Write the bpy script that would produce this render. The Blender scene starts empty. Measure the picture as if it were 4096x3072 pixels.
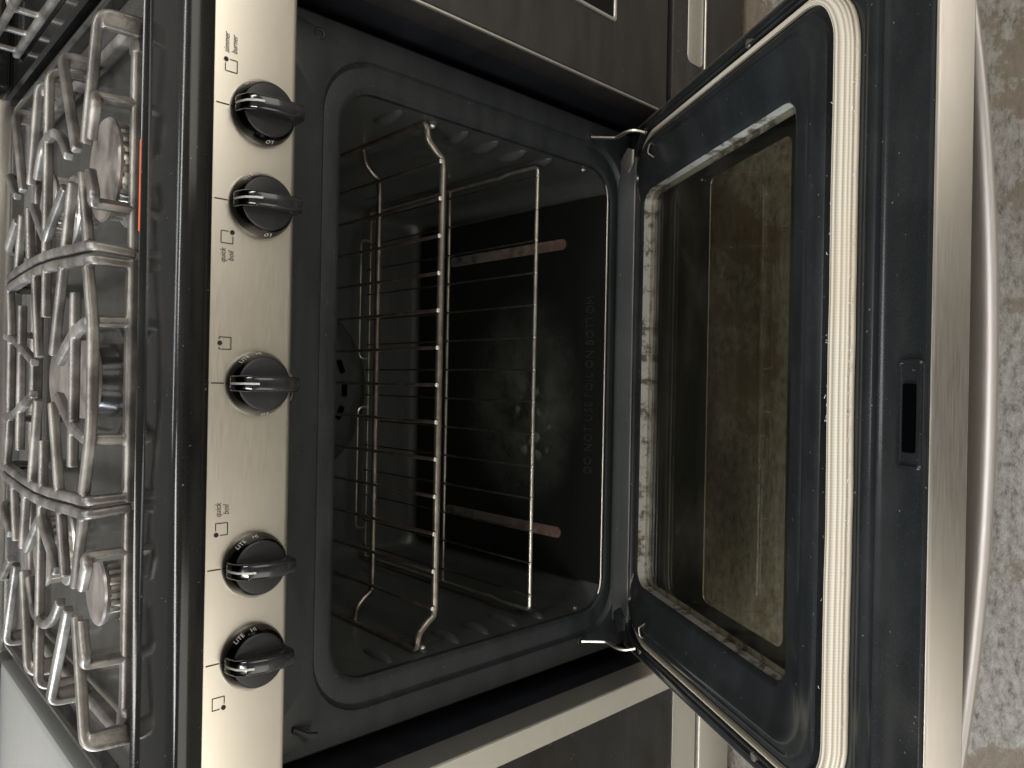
import bpy, bmesh, math, random
from mathutils import Vector, Matrix, noise
random.seed(7)
R = math.radians
scene = bpy.context.scene
COL = scene.collection

# ---------------------------------------------------------------- camera
CX, CY, CZ = 0.005635, -0.688878, 1.113802
PITCH, YAW, ROLL, FPX = 0.759972, -0.000348, 0.018692, 2993.85
fw = Vector((math.sin(YAW)*math.cos(PITCH), math.cos(YAW)*math.cos(PITCH), -math.sin(PITCH)))
rt0 = Vector((math.cos(YAW), -math.sin(YAW), 0))
up0 = rt0.cross(fw)
RT = math.cos(ROLL)*rt0 + math.sin(ROLL)*up0
UP = -math.sin(ROLL)*rt0 + math.cos(ROLL)*up0
cam_d = bpy.data.cameras.new('camera')
cam = bpy.data.objects.new('camera', cam_d)
COL.objects.link(cam)
m = Matrix.Identity(4)
for i in range(3):                       # the phone was held sideways: world up points to the left of the picture
    m[i][0] = -UP[i]; m[i][1] = RT[i]; m[i][2] = -fw[i]; m[i][3] = (CX, CY, CZ)[i]
cam.matrix_world = m
cam_d.sensor_width = 36.0
cam_d.lens = FPX/4096*36.0
cam_d.clip_start = 0.02
cam_d.clip_end = 200
scene.camera = cam

# ---------------------------------------------------------------- world and lamps
w = bpy.data.worlds.new("World"); scene.world = w; w.use_nodes = True
wn = w.node_tree; wn.nodes.clear()
bg = wn.nodes.new('ShaderNodeBackground'); wo = wn.nodes.new('ShaderNodeOutputWorld')
tc = wn.nodes.new('ShaderNodeTexCoord'); sx = wn.nodes.new('ShaderNodeSeparateXYZ')
rp = wn.nodes.new('ShaderNodeValToRGB')
wn.links.new(tc.outputs['Generated'], sx.inputs[0]); wn.links.new(sx.outputs['Z'], rp.inputs[0])
rp.color_ramp.elements[0].position = 0.0; rp.color_ramp.elements[0].color = (0.17, 0.158, 0.137, 1)
rp.color_ramp.elements[1].position = 1.0; rp.color_ramp.elements[1].color = (0.32, 0.32, 0.315, 1)
wn.links.new(rp.outputs[0], bg.inputs[0]); bg.inputs[1].default_value = 0.9
wn.links.new(bg.outputs[0], wo.inputs[0])

def area(name, loc, target, sxx, syy, power, col=(1, .95, .86)):
    d = bpy.data.lights.new(name, 'AREA'); d.shape = 'RECTANGLE'; d.size = sxx; d.size_y = syy
    d.energy = power; d.color = col
    o = bpy.data.objects.new(name, d); COL.objects.link(o); o.location = loc
    o.rotation_euler = (Vector(target)-Vector(loc)).to_track_quat('-Z', 'Y').to_euler()
    return o
area('ceiling_or_side_lamp', (-1.1, -1.2, 3.6), (-.2, 0, .6), .35, 2.6, 66, (1, .98, .95))
area('ceiling_or_side_lamp', (1.3, -.6, 3.6), (.2, 0, .6), .35, 2.6, 52, (1, .98, .95))
area('ceiling_or_side_lamp', (0.4, 1.2, 3.9), (0, .2, .8), 1.6, .3, 16, (.95, .98, 1))
area('ceiling_or_side_lamp', (-3.2, .1, 1.9), (0, .1, .9), .35, 1.8, 210, (.84, .91, 1))  # low side lamp at the left, added for cool glints on the grates
area('added_fill_light', (-2.0, -2.5, .95), (-.2, 0, .7), 2.3, 1.8, 37, (1, .95, .86))  # this and the next: added fill behind the camera, brightens the panel ends
area('added_fill_light', (1.95, -2.55, .95), (.2, 0, .7), 2.2, 1.8, 36, (1, .95, .86))

vs = scene.view_settings
vs.view_transform = 'Standard'; vs.look = 'None'; vs.exposure = 0.18; vs.gamma = 1.0; vs.use_curve_mapping = False

# ---------------------------------------------------------------- materials
def newmat(name, base=(.5, .5, .5), rough=.5, metal=0.0, spec=.5, coat=0.0, coat_rough=.05):
    mt = bpy.data.materials.new(name); mt.use_nodes = True
    b = mt.node_tree.nodes['Principled BSDF']
    b.inputs['Base Color'].default_value = (*base, 1); b.inputs['Roughness'].default_value = rough
    b.inputs['Metallic'].default_value = metal; b.inputs['Specular IOR Level'].default_value = spec
    b.inputs['Coat Weight'].default_value = coat; b.inputs['Coat Roughness'].default_value = coat_rough
    return mt
def N(mt, t, **k):
    n = mt.node_tree.nodes.new(t)
    for a, v in k.items(): setattr(n, a, v)
    return n
def L(mt, a, b): mt.node_tree.links.new(a, b)
def bsdf(mt): return mt.node_tree.nodes['Principled BSDF']
def objco(mt, scale=(1, 1, 1), rot=(0, 0, 0)):
    t = N(mt, 'ShaderNodeTexCoord'); mp = N(mt, 'ShaderNodeMapping')
    mp.inputs['Scale'].default_value = scale; mp.inputs['Rotation'].default_value = rot
    L(mt, t.outputs['Object'], mp.inputs[0]); return mp.outputs[0]
def noi(mt, vec, scale, detail=4, rough=.55):
    n = N(mt, 'ShaderNodeTexNoise'); n.inputs['Scale'].default_value = scale
    n.inputs['Detail'].default_value = detail; n.inputs['Roughness'].default_value = rough
    L(mt, vec, n.inputs['Vector']); return n.outputs['Fac']
def ramp(mt, fac, stops):
    r = N(mt, 'ShaderNodeValToRGB'); cr = r.color_ramp
    while len(cr.elements) < len(stops): cr.elements.new(.5)
    for e, (p, c) in zip(cr.elements, stops):
        e.position = p; e.color = (*c, 1) if isinstance(c, tuple) else (c, c, c, 1)
    L(mt, fac, r.inputs[0]); return r.outputs[0]
def bump(mt, h, strength=.3, dist=.001):
    b = N(mt, 'ShaderNodeBump'); b.inputs['Strength'].default_value = strength; b.inputs['Distance'].default_value = dist
    L(mt, h, b.inputs['Height']); L(mt, b.outputs[0], bsdf(mt).inputs['Normal'])
def mixc(mt, fac, a, b):
    x = N(mt, 'ShaderNodeMix', data_type='RGBA')
    for i, v in ((6, a), (7, b)):
        if isinstance(v, tuple): x.inputs[i].default_value = (*v, 1)
        else: L(mt, v, x.inputs[i])
    L(mt, fac, x.inputs[0]); return x.outputs[2]

def specked(name, base, rough, speck=.25, coat=0, bumpk=.15, dust=.03, scale=1):
    """dark enamel with fine speckle, faint smears and dust"""
    mt = newmat(name, base, rough, 0, .38, coat, .08)
    v = objco(mt)
    fine = noi(mt, v, 900*scale, 2)
    smear = noi(mt, objco(mt, (1, 1, 4)), 9, 6, .6)
    lift = tuple(c*1.5+dust*.5 for c in base)
    c1 = mixc(mt, ramp(mt, smear, [(.42, 0.0), (.75, .5)]), base, lift)
    c2 = mixc(mt, ramp(mt, fine, [(.62, 0.0), (.72, speck)]), c1, tuple(min(1, c+.12) for c in base))
    sp = noi(mt, v, 260*scale, 1)
    c3 = mixc(mt, ramp(mt, sp, [(.765, 0.0), (.785, .35)]), c2, (.22, .21, .19))
    L(mt, c3, bsdf(mt).inputs['Base Color'])
    L(mt, ramp(mt, smear, [(.3, max(0.02, rough-.03)), (.8, min(1, rough+.12))]), bsdf(mt).inputs['Roughness'])
    bump(mt, fine, bumpk, .0004)
    return mt

M = {}
M['face'] = specked('grey_black_enamel', (.012, .0146, .0160), .44, .3, 0, .5)
M['cavity'] = specked('oven_enamel', (.046, .049, .048), .30, .15, 0, .12, .01, .5)
M['gloss'] = specked('gloss_black', (.006, .006, .0058), .13, .10, 0, .05, .015)
M['liner'] = specked('door_liner_enamel', (.009, .0100, .0102), .19, .10, 0, .04, .02)
M['pan'] = specked('cooktop_enamel', (.026, .025, .022), .15, .6, .2, .25, .06)
M['black'] = newmat('matt_black', (.006, .006, .006), .6)
M['side'] = specked('side_panel', (.010, .011, .014), .35, .1, 0, .1, .01)
M['dark'] = newmat('opening_black', (.001, .001, .001), 1.0, 0, 0.0)

def steel(name, base, rough, stretch=(2, 60, 60), amt=.06, metal=.95, stain=None):
    mt = newmat(name, base, rough, metal)
    g = noi(mt, objco(mt, stretch), 18, 5, .6)
    big = noi(mt, objco(mt, (3, 3, 8)), 2.2, 4)
    lo = tuple(c*(1-amt) for c in base); hi = tuple(min(1, c*(1+amt)) for c in base)
    c = mixc(mt, big, lo, hi)
    if stain is not None:
        s = noi(mt, objco(mt, (2, 2, 14)), 5, 7, .65)
        if name.startswith('bare'): s = noi(mt, objco(mt, (1, 1, 1)), 42, 8, .7)
        c = mixc(mt, ramp(mt, s, [(.56, 0.0), (.74, .38)] if not name.startswith('bare') else [(.50, 0.0), (.58, .85)]), c, stain)
    L(mt, c, bsdf(mt).inputs['Base Color'])
    L(mt, ramp(mt, g, [(.3, rough-.04), (.7, rough+.07)]), bsdf(mt).inputs['Roughness'])
    bump(mt, g, .04, .0003)
    return mt
M['panel'] = steel('brushed_steel', (.74, .695, .605), .36, stain=(.66, .58, .44))
M['steel'] = steel('dull_steel', (.56, .525, .465), .33)
M['door_steel'] = steel('door_skin_steel', (.37, .343, .305), .36)
M['nsteel'] = steel('neighbour_steel', (.62, .60, .54), .45)
M['handle'] = steel('handle_steel', (.46, .43, .41), .48)
M['trim'] = steel('bare_metal_trim', (.38, .365, .32), .45, metal=.6, stain=(.05, .035, .02))
M['hinge'] = steel('hinge_metal', (.42, .40, .34), .34)
M['topgrey'] = steel('pale_worktop', (.21, .212, .205), .35, metal=.1)  # pale base colour stands in for the ceiling reflected in the glass top

# cast iron grates
mt = M['iron'] = newmat('worn_cast_iron', (.15, .13, .11), .30, .55, .8)
v = objco(mt)
big = noi(mt, v, 26, 5); fine = noi(mt, v, 420, 3)
c = ramp(mt, big, [(.30, (.070, .064, .057)), (.50, (.165, .153, .135)), (.70, (.30, .283, .255))])
L(mt, c, bsdf(mt).inputs['Base Color'])
L(mt, ramp(mt, big, [(.3, .30), (.7, .48)]), bsdf(mt).inputs['Roughness'])
bump(mt, fine, .35, .0006)

mt = M['cap'] = newmat('burner_cap_enamel', (.20, .18, .155), .30, .15, .6)
v = objco(mt); big = noi(mt, v, 40, 5)
L(mt, ramp(mt, big, [(.3, (.13, .115, .10)), (.7, (.27, .24, .21))]), bsdf(mt).inputs['Base Color'])
M['alu'] = steel('burner_aluminium', (.62, .60, .55), .35, metal=.85)

# rack wires: tarnished steel
def wire(name, a, b, rough=.34):
    mt = newmat(name, a, rough, .85)
    g = noi(mt, objco(mt), 55, 4)
    L(mt, ramp(mt, g, [(.35, a), (.65, b)]), bsdf(mt).inputs['Base Color']); return mt
M['wire_brown'] = wire('tarnished_rack_wire', (.16, .138, .118), (.28, .25, .215))
M['wire_dark'] = wire('dark_rack_wire', (.07, .07, .062), (.14, .14, .12), .35)
M['wire_steel'] = wire('rack_wire', (.34, .32, .26), (.52, .50, .42), .30)
M['wire_end'] = newmat('wire_end', (.75, .70, .62), .35, .6)

M['knob'] = specked('knob_plastic', (.012, .012, .014), .20, .05, .4, .02, .02)
M['knobface'] = specked('knob_face', (.020, .020, .022), .38, .05, 0, .02, .02)
mt = M['chrome'] = newmat('smoked_chrome', (.09, .09, .09), .15, 1.0)
M['white'] = newmat('white_print', (.80, .79, .74), .5)
M['pointer'] = newmat('pointer_white', (.50, .50, .47), .5)
M['print'] = newmat('black_print', (.012, .011, .010), .6)

# gasket: cream woven braid
mt = M['gasket'] = newmat('woven_gasket', (.70, .60, .45), .9, 0, .2)
v = objco(mt)
wv = N(mt, 'ShaderNodeTexNoise'); wv.inputs['Scale'].default_value = 30; L(mt, v, wv.inputs['Vector'])
uvn = N(mt, 'ShaderNodeUVMap'); sp = N(mt, 'ShaderNodeSeparateXYZ'); L(mt, uvn.outputs[0], sp.inputs[0])
def sinw(mt, s, k):
    a = N(mt, 'ShaderNodeMath', operation='MULTIPLY'); a.inputs[1].default_value = k; L(mt, s, a.inputs[0])
    b = N(mt, 'ShaderNodeMath', operation='SINE'); L(mt, a.outputs[0], b.inputs[0])
    c = N(mt, 'ShaderNodeMath', operation='MULTIPLY_ADD'); c.inputs[1].default_value = .5; c.inputs[2].default_value = .5
    L(mt, b.outputs[0], c.inputs[0]); return c.outputs[0]
rib = sinw(mt, sp.outputs['X'], 2*math.pi*7); knit = sinw(mt, sp.outputs['Y'], 2*math.pi*380)
mm = N(mt, 'ShaderNodeMath', operation='MULTIPLY_ADD'); mm.inputs[1].default_value = .08
L(mt, knit, mm.inputs[0]); L(mt, rib, mm.inputs[2])
ribc = mixc(mt, ramp(mt, rib, [(.0, 0.0), (.45, 1.0)]), (.27, .23, .17), (.48, .425, .335))
st = noi(mt, objco(mt, (1, 1, 1)), 7, 5)
L(mt, mixc(mt, ramp(mt, st, [(.5, 0.0), (.8, .45)]), ribc, (.43, .335, .22)), bsdf(mt).inputs['Base Color'])
bump(mt, mm.outputs[0], .8, .0012)

# glass
mt = M['glass'] = newmat('oven_glass', (.60, .62, .56), .02, 0, .5)
bsdf(mt).inputs['Transmission Weight'].default_value = 0
nt = mt.node_tree; tr = N(mt, 'ShaderNodeBsdfTransparent'); tr.inputs[0].default_value = (.80, .795, .74, 1)
gl = N(mt, 'ShaderNodeBsdfGlossy'); gl.inputs['Roughness'].default_value = .015; gl.inputs[0].default_value = (1, 1, 1, 1)
df = N(mt, 'ShaderNodeBsdfDiffuse'); df.inputs[0].default_value = (.30, .26, .19, 1)
ge = N(mt, 'ShaderNodeNewGeometry'); dn = N(mt, 'ShaderNodeVectorMath', operation='DOT_PRODUCT'); L(mt, ge.outputs['Normal'], dn.inputs[0]); L(mt, ge.outputs['Incoming'], dn.inputs[1])
def mth(op, a, b=None):
    q = N(mt, 'ShaderNodeMath', operation=op)
    for i_, v_ in enumerate((a, b)):
        if v_ is None: continue
        if isinstance(v_, (int, float)): q.inputs[i_].default_value = v_
        else: L(mt, v_, q.inputs[i_])
    return q
schl = mth('POWER', mth('SUBTRACT', 1.0, mth('ABSOLUTE', dn.outputs['Value']).outputs[0]).outputs[0], 5.0)
fr = mth('ADD', mth('MULTIPLY', schl.outputs[0], .96).outputs[0], .04)
ms = N(mt, 'ShaderNodeMixShader'); L(mt, fr.outputs[0], ms.inputs[0]); L(mt, tr.outputs[0], ms.inputs[1]); L(mt, gl.outputs[0], ms.inputs[2])
ms2 = N(mt, 'ShaderNodeMixShader'); sm = noi(mt, objco(mt, (1, 2, 1)), 7, 6, .6)
L(mt, ramp(mt, sm, [(.45, .0), (.8, .03)]), ms2.inputs[0]); L(mt, ms.outputs[0], ms2.inputs[1]); L(mt, df.outputs[0], ms2.inputs[2])
L(mt, ms2.outputs[0], nt.nodes['Material Output'].inputs[0])

# oven bottom with food and water marks
mt = M['bottom'] = newmat('oven_bottom_enamel', (.008, .009, .008), .30)
v = objco(mt)
a = noi(mt, v, 16, 7, .7)
t = N(mt, 'ShaderNodeTexCoord'); mp = N(mt, 'ShaderNodeMapping'); mp.inputs['Location'].default_value = (.02, -.185, -.266)
mp.inputs['Scale'].default_value = (5.2, 7.0, 1); L(mt, t.outputs['Object'], mp.inputs[0])
mp.vector_type = 'POINT'; mp.inputs['Location'].default_value = (.02*5.2, -.185*7.0, 0)
gr = N(mt, 'ShaderNodeTexGradient', gradient_type='SPHERICAL'); L(mt, mp.outputs[0], gr.inputs[0])
mul = N(mt, 'ShaderNodeMath', operation='MULTIPLY'); L(mt, gr.outputs[1], mul.inputs[0]); L(mt, ramp(mt, a, [(.36, .12), (.68, 1.0)]), mul.inputs[1])
vo = N(mt, 'ShaderNodeTexVoronoi'); vo.inputs['Scale'].default_value = 38
wb = N(mt, 'ShaderNodeTexNoise'); wb.inputs['Scale'].default_value = 60; L(mt, v, wb.inputs['Vector'])
vm = N(mt, 'ShaderNodeVectorMath', operation='MULTIPLY_ADD'); vm.inputs[1].default_value = (.012, .012, 0); L(mt, wb.outputs['Color'], vm.inputs[0]); L(mt, v, vm.inputs[2])
L(mt, vm.outputs[0], vo.inputs['Vector'])
mp2 = N(mt, 'ShaderNodeMapping'); mp2.inputs['Scale'].default_value = (14, 16, 1); mp2.inputs['Location'].default_value = (.055*14, -.155*16, 0)
L(mt, t.outputs['Object'], mp2.inputs[0])
g2 = N(mt, 'ShaderNodeTexGradient', gradient_type='SPHERICAL'); L(mt, mp2.outputs[0], g2.inputs[0])
mul2 = N(mt, 'ShaderNodeMath', operation='MULTIPLY'); L(mt, ramp(mt, g2.outputs[1], [(.05, 0.0), (.3, 1.0)]), mul2.inputs[0]); L(mt, ramp(mt, vo.outputs['Distance'], [(.22, .75), (.34, 0.0)]), mul2.inputs[1])
ad = N(mt, 'ShaderNodeMath', operation='ADD', use_clamp=True); L(mt, mul.outputs[0], ad.inputs[0]); L(mt, mul2.outputs[0], ad.inputs[1])
ms_ = N(mt, 'ShaderNodeMath', operation='MULTIPLY'); ms_.inputs[1].default_value = .60; L(mt, ad.outputs[0], ms_.inputs[0])
L(mt, mixc(mt, ms_.outputs[0], (.008, .009, .008), (.16, .165, .14)), bsdf(mt).inputs['Base Color'])
L(mt, ramp(mt, ms_.outputs[0], [(0.0, .24), (.6, .6)]), bsdf(mt).inputs['Roughness'])

M['letters'] = newmat('embossed_enamel', (.016, .017, .015), .30)
mt = M['rust'] = newmat('rusty_strip', (.25, .12, .08), .85)
v = objco(mt, (1, 1, 1))
a = noi(mt, v, 45, 6, .7)
sy = N(mt, 'ShaderNodeSeparateXYZ'); t = N(mt, 'ShaderNodeTexCoord'); L(mt, t.outputs['Object'], sy.inputs[0])
dz = N(mt, 'ShaderNodeMath', operation='MULTIPLY_ADD'); dz.inputs[1].default_value = 1.1; L(mt, sy.outputs['Y'], dz.inputs[0]); L(mt, a, dz.inputs[2])
L(mt, ramp(mt, dz.outputs[0], [(.48, (.14, .082, .060)), (.62, (.085, .048, .036)), (.72, (.15, .10, .075)), (.80, (.16, .155, .135)), (.95, (.04, .04, .038))]), bsdf(mt).inputs['Base Color'])
bump(mt, a, .6, .002)

# concrete floor
mt = M['floor'] = newmat('concrete', (.3, .27, .22), .8, 0, .25)
v = objco(mt)
a = noi(mt, v, 5.5, 10, .68); b = noi(mt, objco(mt, (1, 2.0, 1)), 55, 9, .75); c = noi(mt, v, 1.3, 5)
base = ramp(mt, b, [(.36, (.075, .066, .054)), (.46, (.175, .160, .134)), (.60, (.26, .245, .214))])
pt = mixc(mt, ramp(mt, a, [(.545, 0.0), (.560, .75), (.75, .85)]), base, (.13, .098, .068))
L(mt, mixc(mt, ramp(mt, c, [(.5, 0.0), (.8, .35)]), pt, (.20, .17, .13)), bsdf(mt).inputs['Base Color'])
bump(mt, b, .8, .005)

M['nblack'] = specked('black_door_enamel', (.027, .0255, .0240), .30, .08, 0, .05, .03)
M['nglass'] = specked('dark_oven_glass', (.008, .0075, .0065), .16, .05, 0, .02, .03)
M['nwin'] = newmat('black_window', (.004, .004, .005), .3, 0, .2)
M['orange'] = newmat('painted_orange_glint', (.55, .10, .03), .6)  # colour of the reflection painted on the cooktop rim

# ---------------------------------------------------------------- helpers
def link(name, me, mat, parent=None, smooth=True):
    o = bpy.data.objects.new(name, me); COL.objects.link(o)
    for x in (mat if isinstance(mat, list) else [mat]): me.materials.append(x)
    if smooth:
        for p in me.polygons: p.use_smooth = True
        try: me.set_sharp_from_angle(angle=R(38))
        except Exception: pass
    if parent is not None: o.parent = parent
    return o
def finish(name, bm, mat, parent=None, smooth=True):
    bmesh.ops.recalc_face_normals(bm, faces=bm.faces[:])
    me = bpy.data.meshes.new(name); bm.to_mesh(me); bm.free()
    return link(name, me, mat, parent, smooth)
def thing(name, label, cat, group=None, loc=(0, 0, 0)):
    o = bpy.data.objects.new(name, None); COL.objects.link(o); o.location = loc
    o['label'] = label; o['category'] = cat
    if group: o['group'] = group
    o.empty_display_size = .05
    return o
def box(bm, x0, x1, y0, y1, z0, z1, bev=0.0, seg=2):
    vs_ = [bm.verts.new(p) for p in ((x0,y0,z0),(x1,y0,z0),(x1,y1,z0),(x0,y1,z0),(x0,y0,z1),(x1,y0,z1),(x1,y1,z1),(x0,y1,z1))]
    fs = [bm.faces.new([vs_[i] for i in q]) for q in ((0,3,2,1),(4,5,6,7),(0,1,5,4),(1,2,6,5),(2,3,7,6),(3,0,4,7))]
    if bev > 0:
        es = {e for f in fs for e in f.edges}
        bmesh.ops.bevel(bm, geom=list(es), offset=bev, segments=seg, profile=.5, affect='EDGES')
def boxo(name, dims, mat, parent, bev=.002, seg=2):
    bm = bmesh.new(); box(bm, *dims, bev, seg); return finish(name, bm, mat, parent)
def fillet(pts, r, n=5):
    pts = [Vector(p) for p in pts]; out = [pts[0]]
    for i in range(1, len(pts)-1):
        a, b, c = pts[i-1], pts[i], pts[i+1]
        rr = min(r, (a-b).length*.48, (c-b).length*.48)
        p0 = b+(a-b).normalized()*rr; p1 = b+(c-b).normalized()*rr
        for k in range(n+1):
            t = k/n; out.append(p0*(1-t)**2+b*2*t*(1-t)+p1*t*t)
    out.append(pts[-1]); return out
def tube(bm, pts, r, seg=10, caps=True):
    pts = [Vector(p) for p in pts]; rings = []; prev = None
    for i, p in enumerate(pts):
        t = ((pts[min(i+1, len(pts)-1)]-p).normalized()+(p-pts[max(i-1, 0)]).normalized())
        t = t.normalized() if t.length > 1e-9 else Vector((0, 0, 1))
        if prev is None:
            a = t.orthogonal().normalized()
        else:
            a = (prev-t*prev.dot(t)).normalized()
        prev = a; b = t.cross(a)
        rings.append([bm.verts.new(p+(a*math.cos(2*math.pi*k/seg)+b*math.sin(2*math.pi*k/seg))*r) for k in range(seg)])
    for A, B in zip(rings, rings[1:]):
        for k in range(seg): bm.faces.new((A[k], A[(k+1) % seg], B[(k+1) % seg], B[k]))
    if caps: bm.faces.new(rings[0][::-1]); bm.faces.new(rings[-1])
def sweep(bm, pts, w_, h_, wdir=None):
    """bar of rectangular section with chamfers swept along a 3-D path; width is kept horizontal"""
    pts = [Vector(p) for p in pts]; rings = []; last = None
    n = len(pts)
    for i, p in enumerate(pts):
        t = (pts[min(i+1, n-1)]-pts[max(i-1, 0)]).normalized()
        hz = Vector((t.x, t.y, 0))
        if abs(t.z) > .93 or hz.length < .2:
            # vertical part: take the plan direction of the nearest horizontal part
            hz = None
            for k in range(1, n):
                for j in (i+k, i-k):
                    if 0 <= j < n-1:
                        q = pts[j+1]-pts[j]; q.z = 0
                        if q.length > 1e-4 and q.length > .5*(pts[j+1]-pts[j]).length: hz = q; break
                if hz: break
            hz = hz or Vector((1, 0, 0))
        wd = Vector((-hz.y, hz.x, 0)).normalized(); nn = t.cross(wd).normalized()
        a, b, c = w_/2, h_/2, w_*.22
        sec = [(-a*.8, -b), (a*.8, -b), (a, b-c), (a-c, b), (-a+c, b), (-a, b-c)]
        s = -1 if nn.z < 0 or (abs(nn.z) < .3 and False) else 1
        rings.append([bm.verts.new(p+wd*u+nn*vv*s) for u, vv in sec])
    for A, B in zip(rings, rings[1:]):
        for k in range(6): bm.faces.new((A[k], A[(k+1) % 6], B[(k+1) % 6], B[k]))
    bm.faces.new(rings[0][::-1]); bm.faces.new(rings[-1])
def rrect(x0, x1, y0, y1, r, n=8):
    """rounded rectangle, constant vertex count 4*(n+1)+16"""
    r = min(r, (x1-x0)/2-1e-4, (y1-y0)/2-1e-4); out = []
    for cx, cy, a0 in ((x1-r, y1-r, 0), (x0+r, y1-r, 90), (x0+r, y0+r, 180), (x1-r, y0+r, 270)):
        for k in range(n+1):
            a = R(a0+90*k/n); out.append((cx+r*math.cos(a), cy+r*math.sin(a)))
    return out
def lofted(bm, loops, close_first=False, close_last=False, mi=None):
    rings = [[bm.verts.new(p) for p in lp] for lp in loops]
    for i, (A, B) in enumerate(zip(rings, rings[1:])):
        n = len(A)
        for k in range(n):
            f = bm.faces.new((A[k], A[(k+1) % n], B[(k+1) % n], B[k]))
            if mi: f.material_index = mi[i]
    if close_first: bm.faces.new(rings[0][::-1])
    if close_last: bm.faces.new(rings[-1])
    return rings
def lathe(bm, prof, c, axis='z', seg=48, cap0=True, cap1=True):
    """prof: list of (r, h); axis z up or y- (towards the viewer)"""
    loops = []
    for r, h in prof:
        lp = []
        for k in range(seg):
            a = 2*math.pi*k/seg
            if axis == 'z': lp.append((c[0]+r*math.cos(a), c[1]+r*math.sin(a), c[2]+h))
            else: lp.append((c[0]+r*math.cos(a), c[1]-h, c[2]+r*math.sin(a)))
        loops.append(lp)
    lofted(bm, loops, cap0, cap1)
def text_mesh(body, size, depth=0.0, shear=0.0, spacing=1.0):
    cu = bpy.data.curves.new('lettering', 'FONT'); cu.body = body; cu.size = size; cu.extrude = depth
    cu.shear = shear; cu.space_character = spacing; cu.align_x = 'CENTER'; cu.align_y = 'CENTER'; cu.resolution_u = 3
    o = bpy.data.objects.new('lettering', cu); COL.objects.link(o)
    bpy.context.view_layer.update()
    me = bpy.data.meshes.new_from_object(o.evaluated_get(bpy.context.evaluated_depsgraph_get()))
    bpy.data.objects.remove(o); bpy.data.curves.remove(cu); return me
def text(name, body, size, mat_world, mat, parent, depth=0.0, shear=0., sx_=1.0, spacing=1.0):
    me = text_mesh(body, size, depth, shear, spacing)
    me.transform(mat_world @ Matrix.Diagonal((sx_, 1, 1, 1)))
    return link(name, me, mat, parent, smooth=False)

# ---------------------------------------------------------------- setting: floor
bm = bmesh.new()
vs_ = [bm.verts.new(p) for p in ((-12, -12, 0), (12, -12, 0), (12, 12, 0), (-12, 12, 0))]; bm.faces.new(vs_)
fl = finish('floor', bm, M['floor'], None, False); fl['kind'] = 'structure'

# ================================================================= THE GAS RANGE
X0 = .002
rg = thing('gas_range', 'gas range with open oven door and five knobs on its steel panel', 'range')

# body behind the front frame
boxo('side_panel', (-.374, -.364, .012, .60, .04, .86), M['side'], rg, .001)
boxo('side_panel', (.364, .374, .012, .60, .04, .86), M['side'], rg, .001)
boxo('rear_panel', (-.363, .363, .585, .60, .04, .86), M['side'], rg, .001)
boxo('storage_drawer', (-.374, .374, -.020, .010, .045, .212), M['panel'], rg, .004)
boxo('base', (-.360, .360, .02, .58, .0, .04), M['black'], rg, .002)

# front frame: embossed enamel sheet around the opening
def fl_(hw, z0, z1, r, y): return [(a, y, b) for a, b in rrect(-hw, hw, z0, z1, r)]
bm = bmesh.new()
lofted(bm, [fl_(.374, .222, .800, .004, .0115), fl_(.378, .218, .802, .006, .009), fl_(.378, .218, .802, .006, .003), fl_(.375, .221, .799, .008, 0),
            fl_(.350, .238, .7345, .066, 0), fl_(.3470, .241, .7315, .063, .0006), fl_(.3450, .2425, .7295, .062, .0050),
            fl_(.3425, .245, .7270, .060, .0068), fl_(.3235, .256, .7125, .048, .0052), fl_(.3195, .2595, .709, .045, .0062),
            fl_(.3165, .262, .7065, .043, .0085), fl_(.316, .2625, .706, .042, .014)])
finish('front_frame', bm, M['face'], rg)
for x, z in ((.357, .737), (-.355, .738), (.355, .318), (-.352, .318)):
    bm = bmesh.new(); lathe(bm, [(.0062, -.004), (.0062, .0008), (.0052, .0016), (.0032, .0012), (.0026, -.001)], (x, 0, z), 'y', 20)
    finish('rubber_stop', bm, M['face'], rg)

# cavity
bm = bmesh.new()
def cv(hw, z0, z1, r, y): return [(a, y, b) for a, b in rrect(-hw, hw, z0, z1, r)]
rings = lofted(bm, [cv(.316, .2625, .706, .042, .0142), cv(.3155, .258, .706, .040, .03), cv(.315, .256, .706, .034, .06), cv(.312, .256, .705, .03, .455),
                    cv(.305, .262, .699, .03, .470), cv(.292, .275, .686, .03, .478)], False, True)
bmesh.ops.reverse_faces(bm, faces=bm.faces[:])
me = bpy.data.meshes.new('oven_cavity'); bm.to_mesh(me); bm.free()
link('oven_cavity', me, M['cavity'], rg)
# embossed ladder guides
for s in (-1, 1):
    for z in (.634, .584, .534, .484, .434, .384):
        for y0, y1 in ((.022, .078), (.345, .42)):
            bm = bmesh.new(); n = 12; lp = []
            for i in range(n+1):
                t = i/n; y = y0+t*(y1-y0); e = math.sin(math.pi*min(1, max(0, t)))**.6 if 0 < t < 1 else 0
                ring = []
                for k in range(9):
                    a = math.pi*k/8-math.pi/2
                    ring.append((s*(.3165-(.0085*e+.0012)*math.cos(a)), y, z-.014+(.0030+.0062*e)*math.sin(a)))
                lp.append(ring)
            R_ = [[bm.verts.new(p) for p in q] for q in lp]
            for A, B in zip(R_, R_[1:]):
                for k in range(8): bm.faces.new((A[k], A[k+1], B[k+1], B[k]))
            bm.faces.new(R_[0]); bm.faces.new(R_[-1][::-1])
            finish('rack_guide', bm, M['cavity'], rg)
    bm = bmesh.new(); lathe(bm, [(.005, 0), (.0045, .002), (.002, .0035)], (0, 0, 0), 'z', 12)
    bmesh.ops.rotate(bm, verts=bm.verts, cent=(0, 0, 0), matrix=Matrix.Rotation(-s*math.pi/2, 3, 'Y'))
    bmesh.ops.translate(bm, verts=bm.verts, vec=(s*.3155, .027, .300)); finish('screw', bm, M['hinge'], rg)
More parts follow.
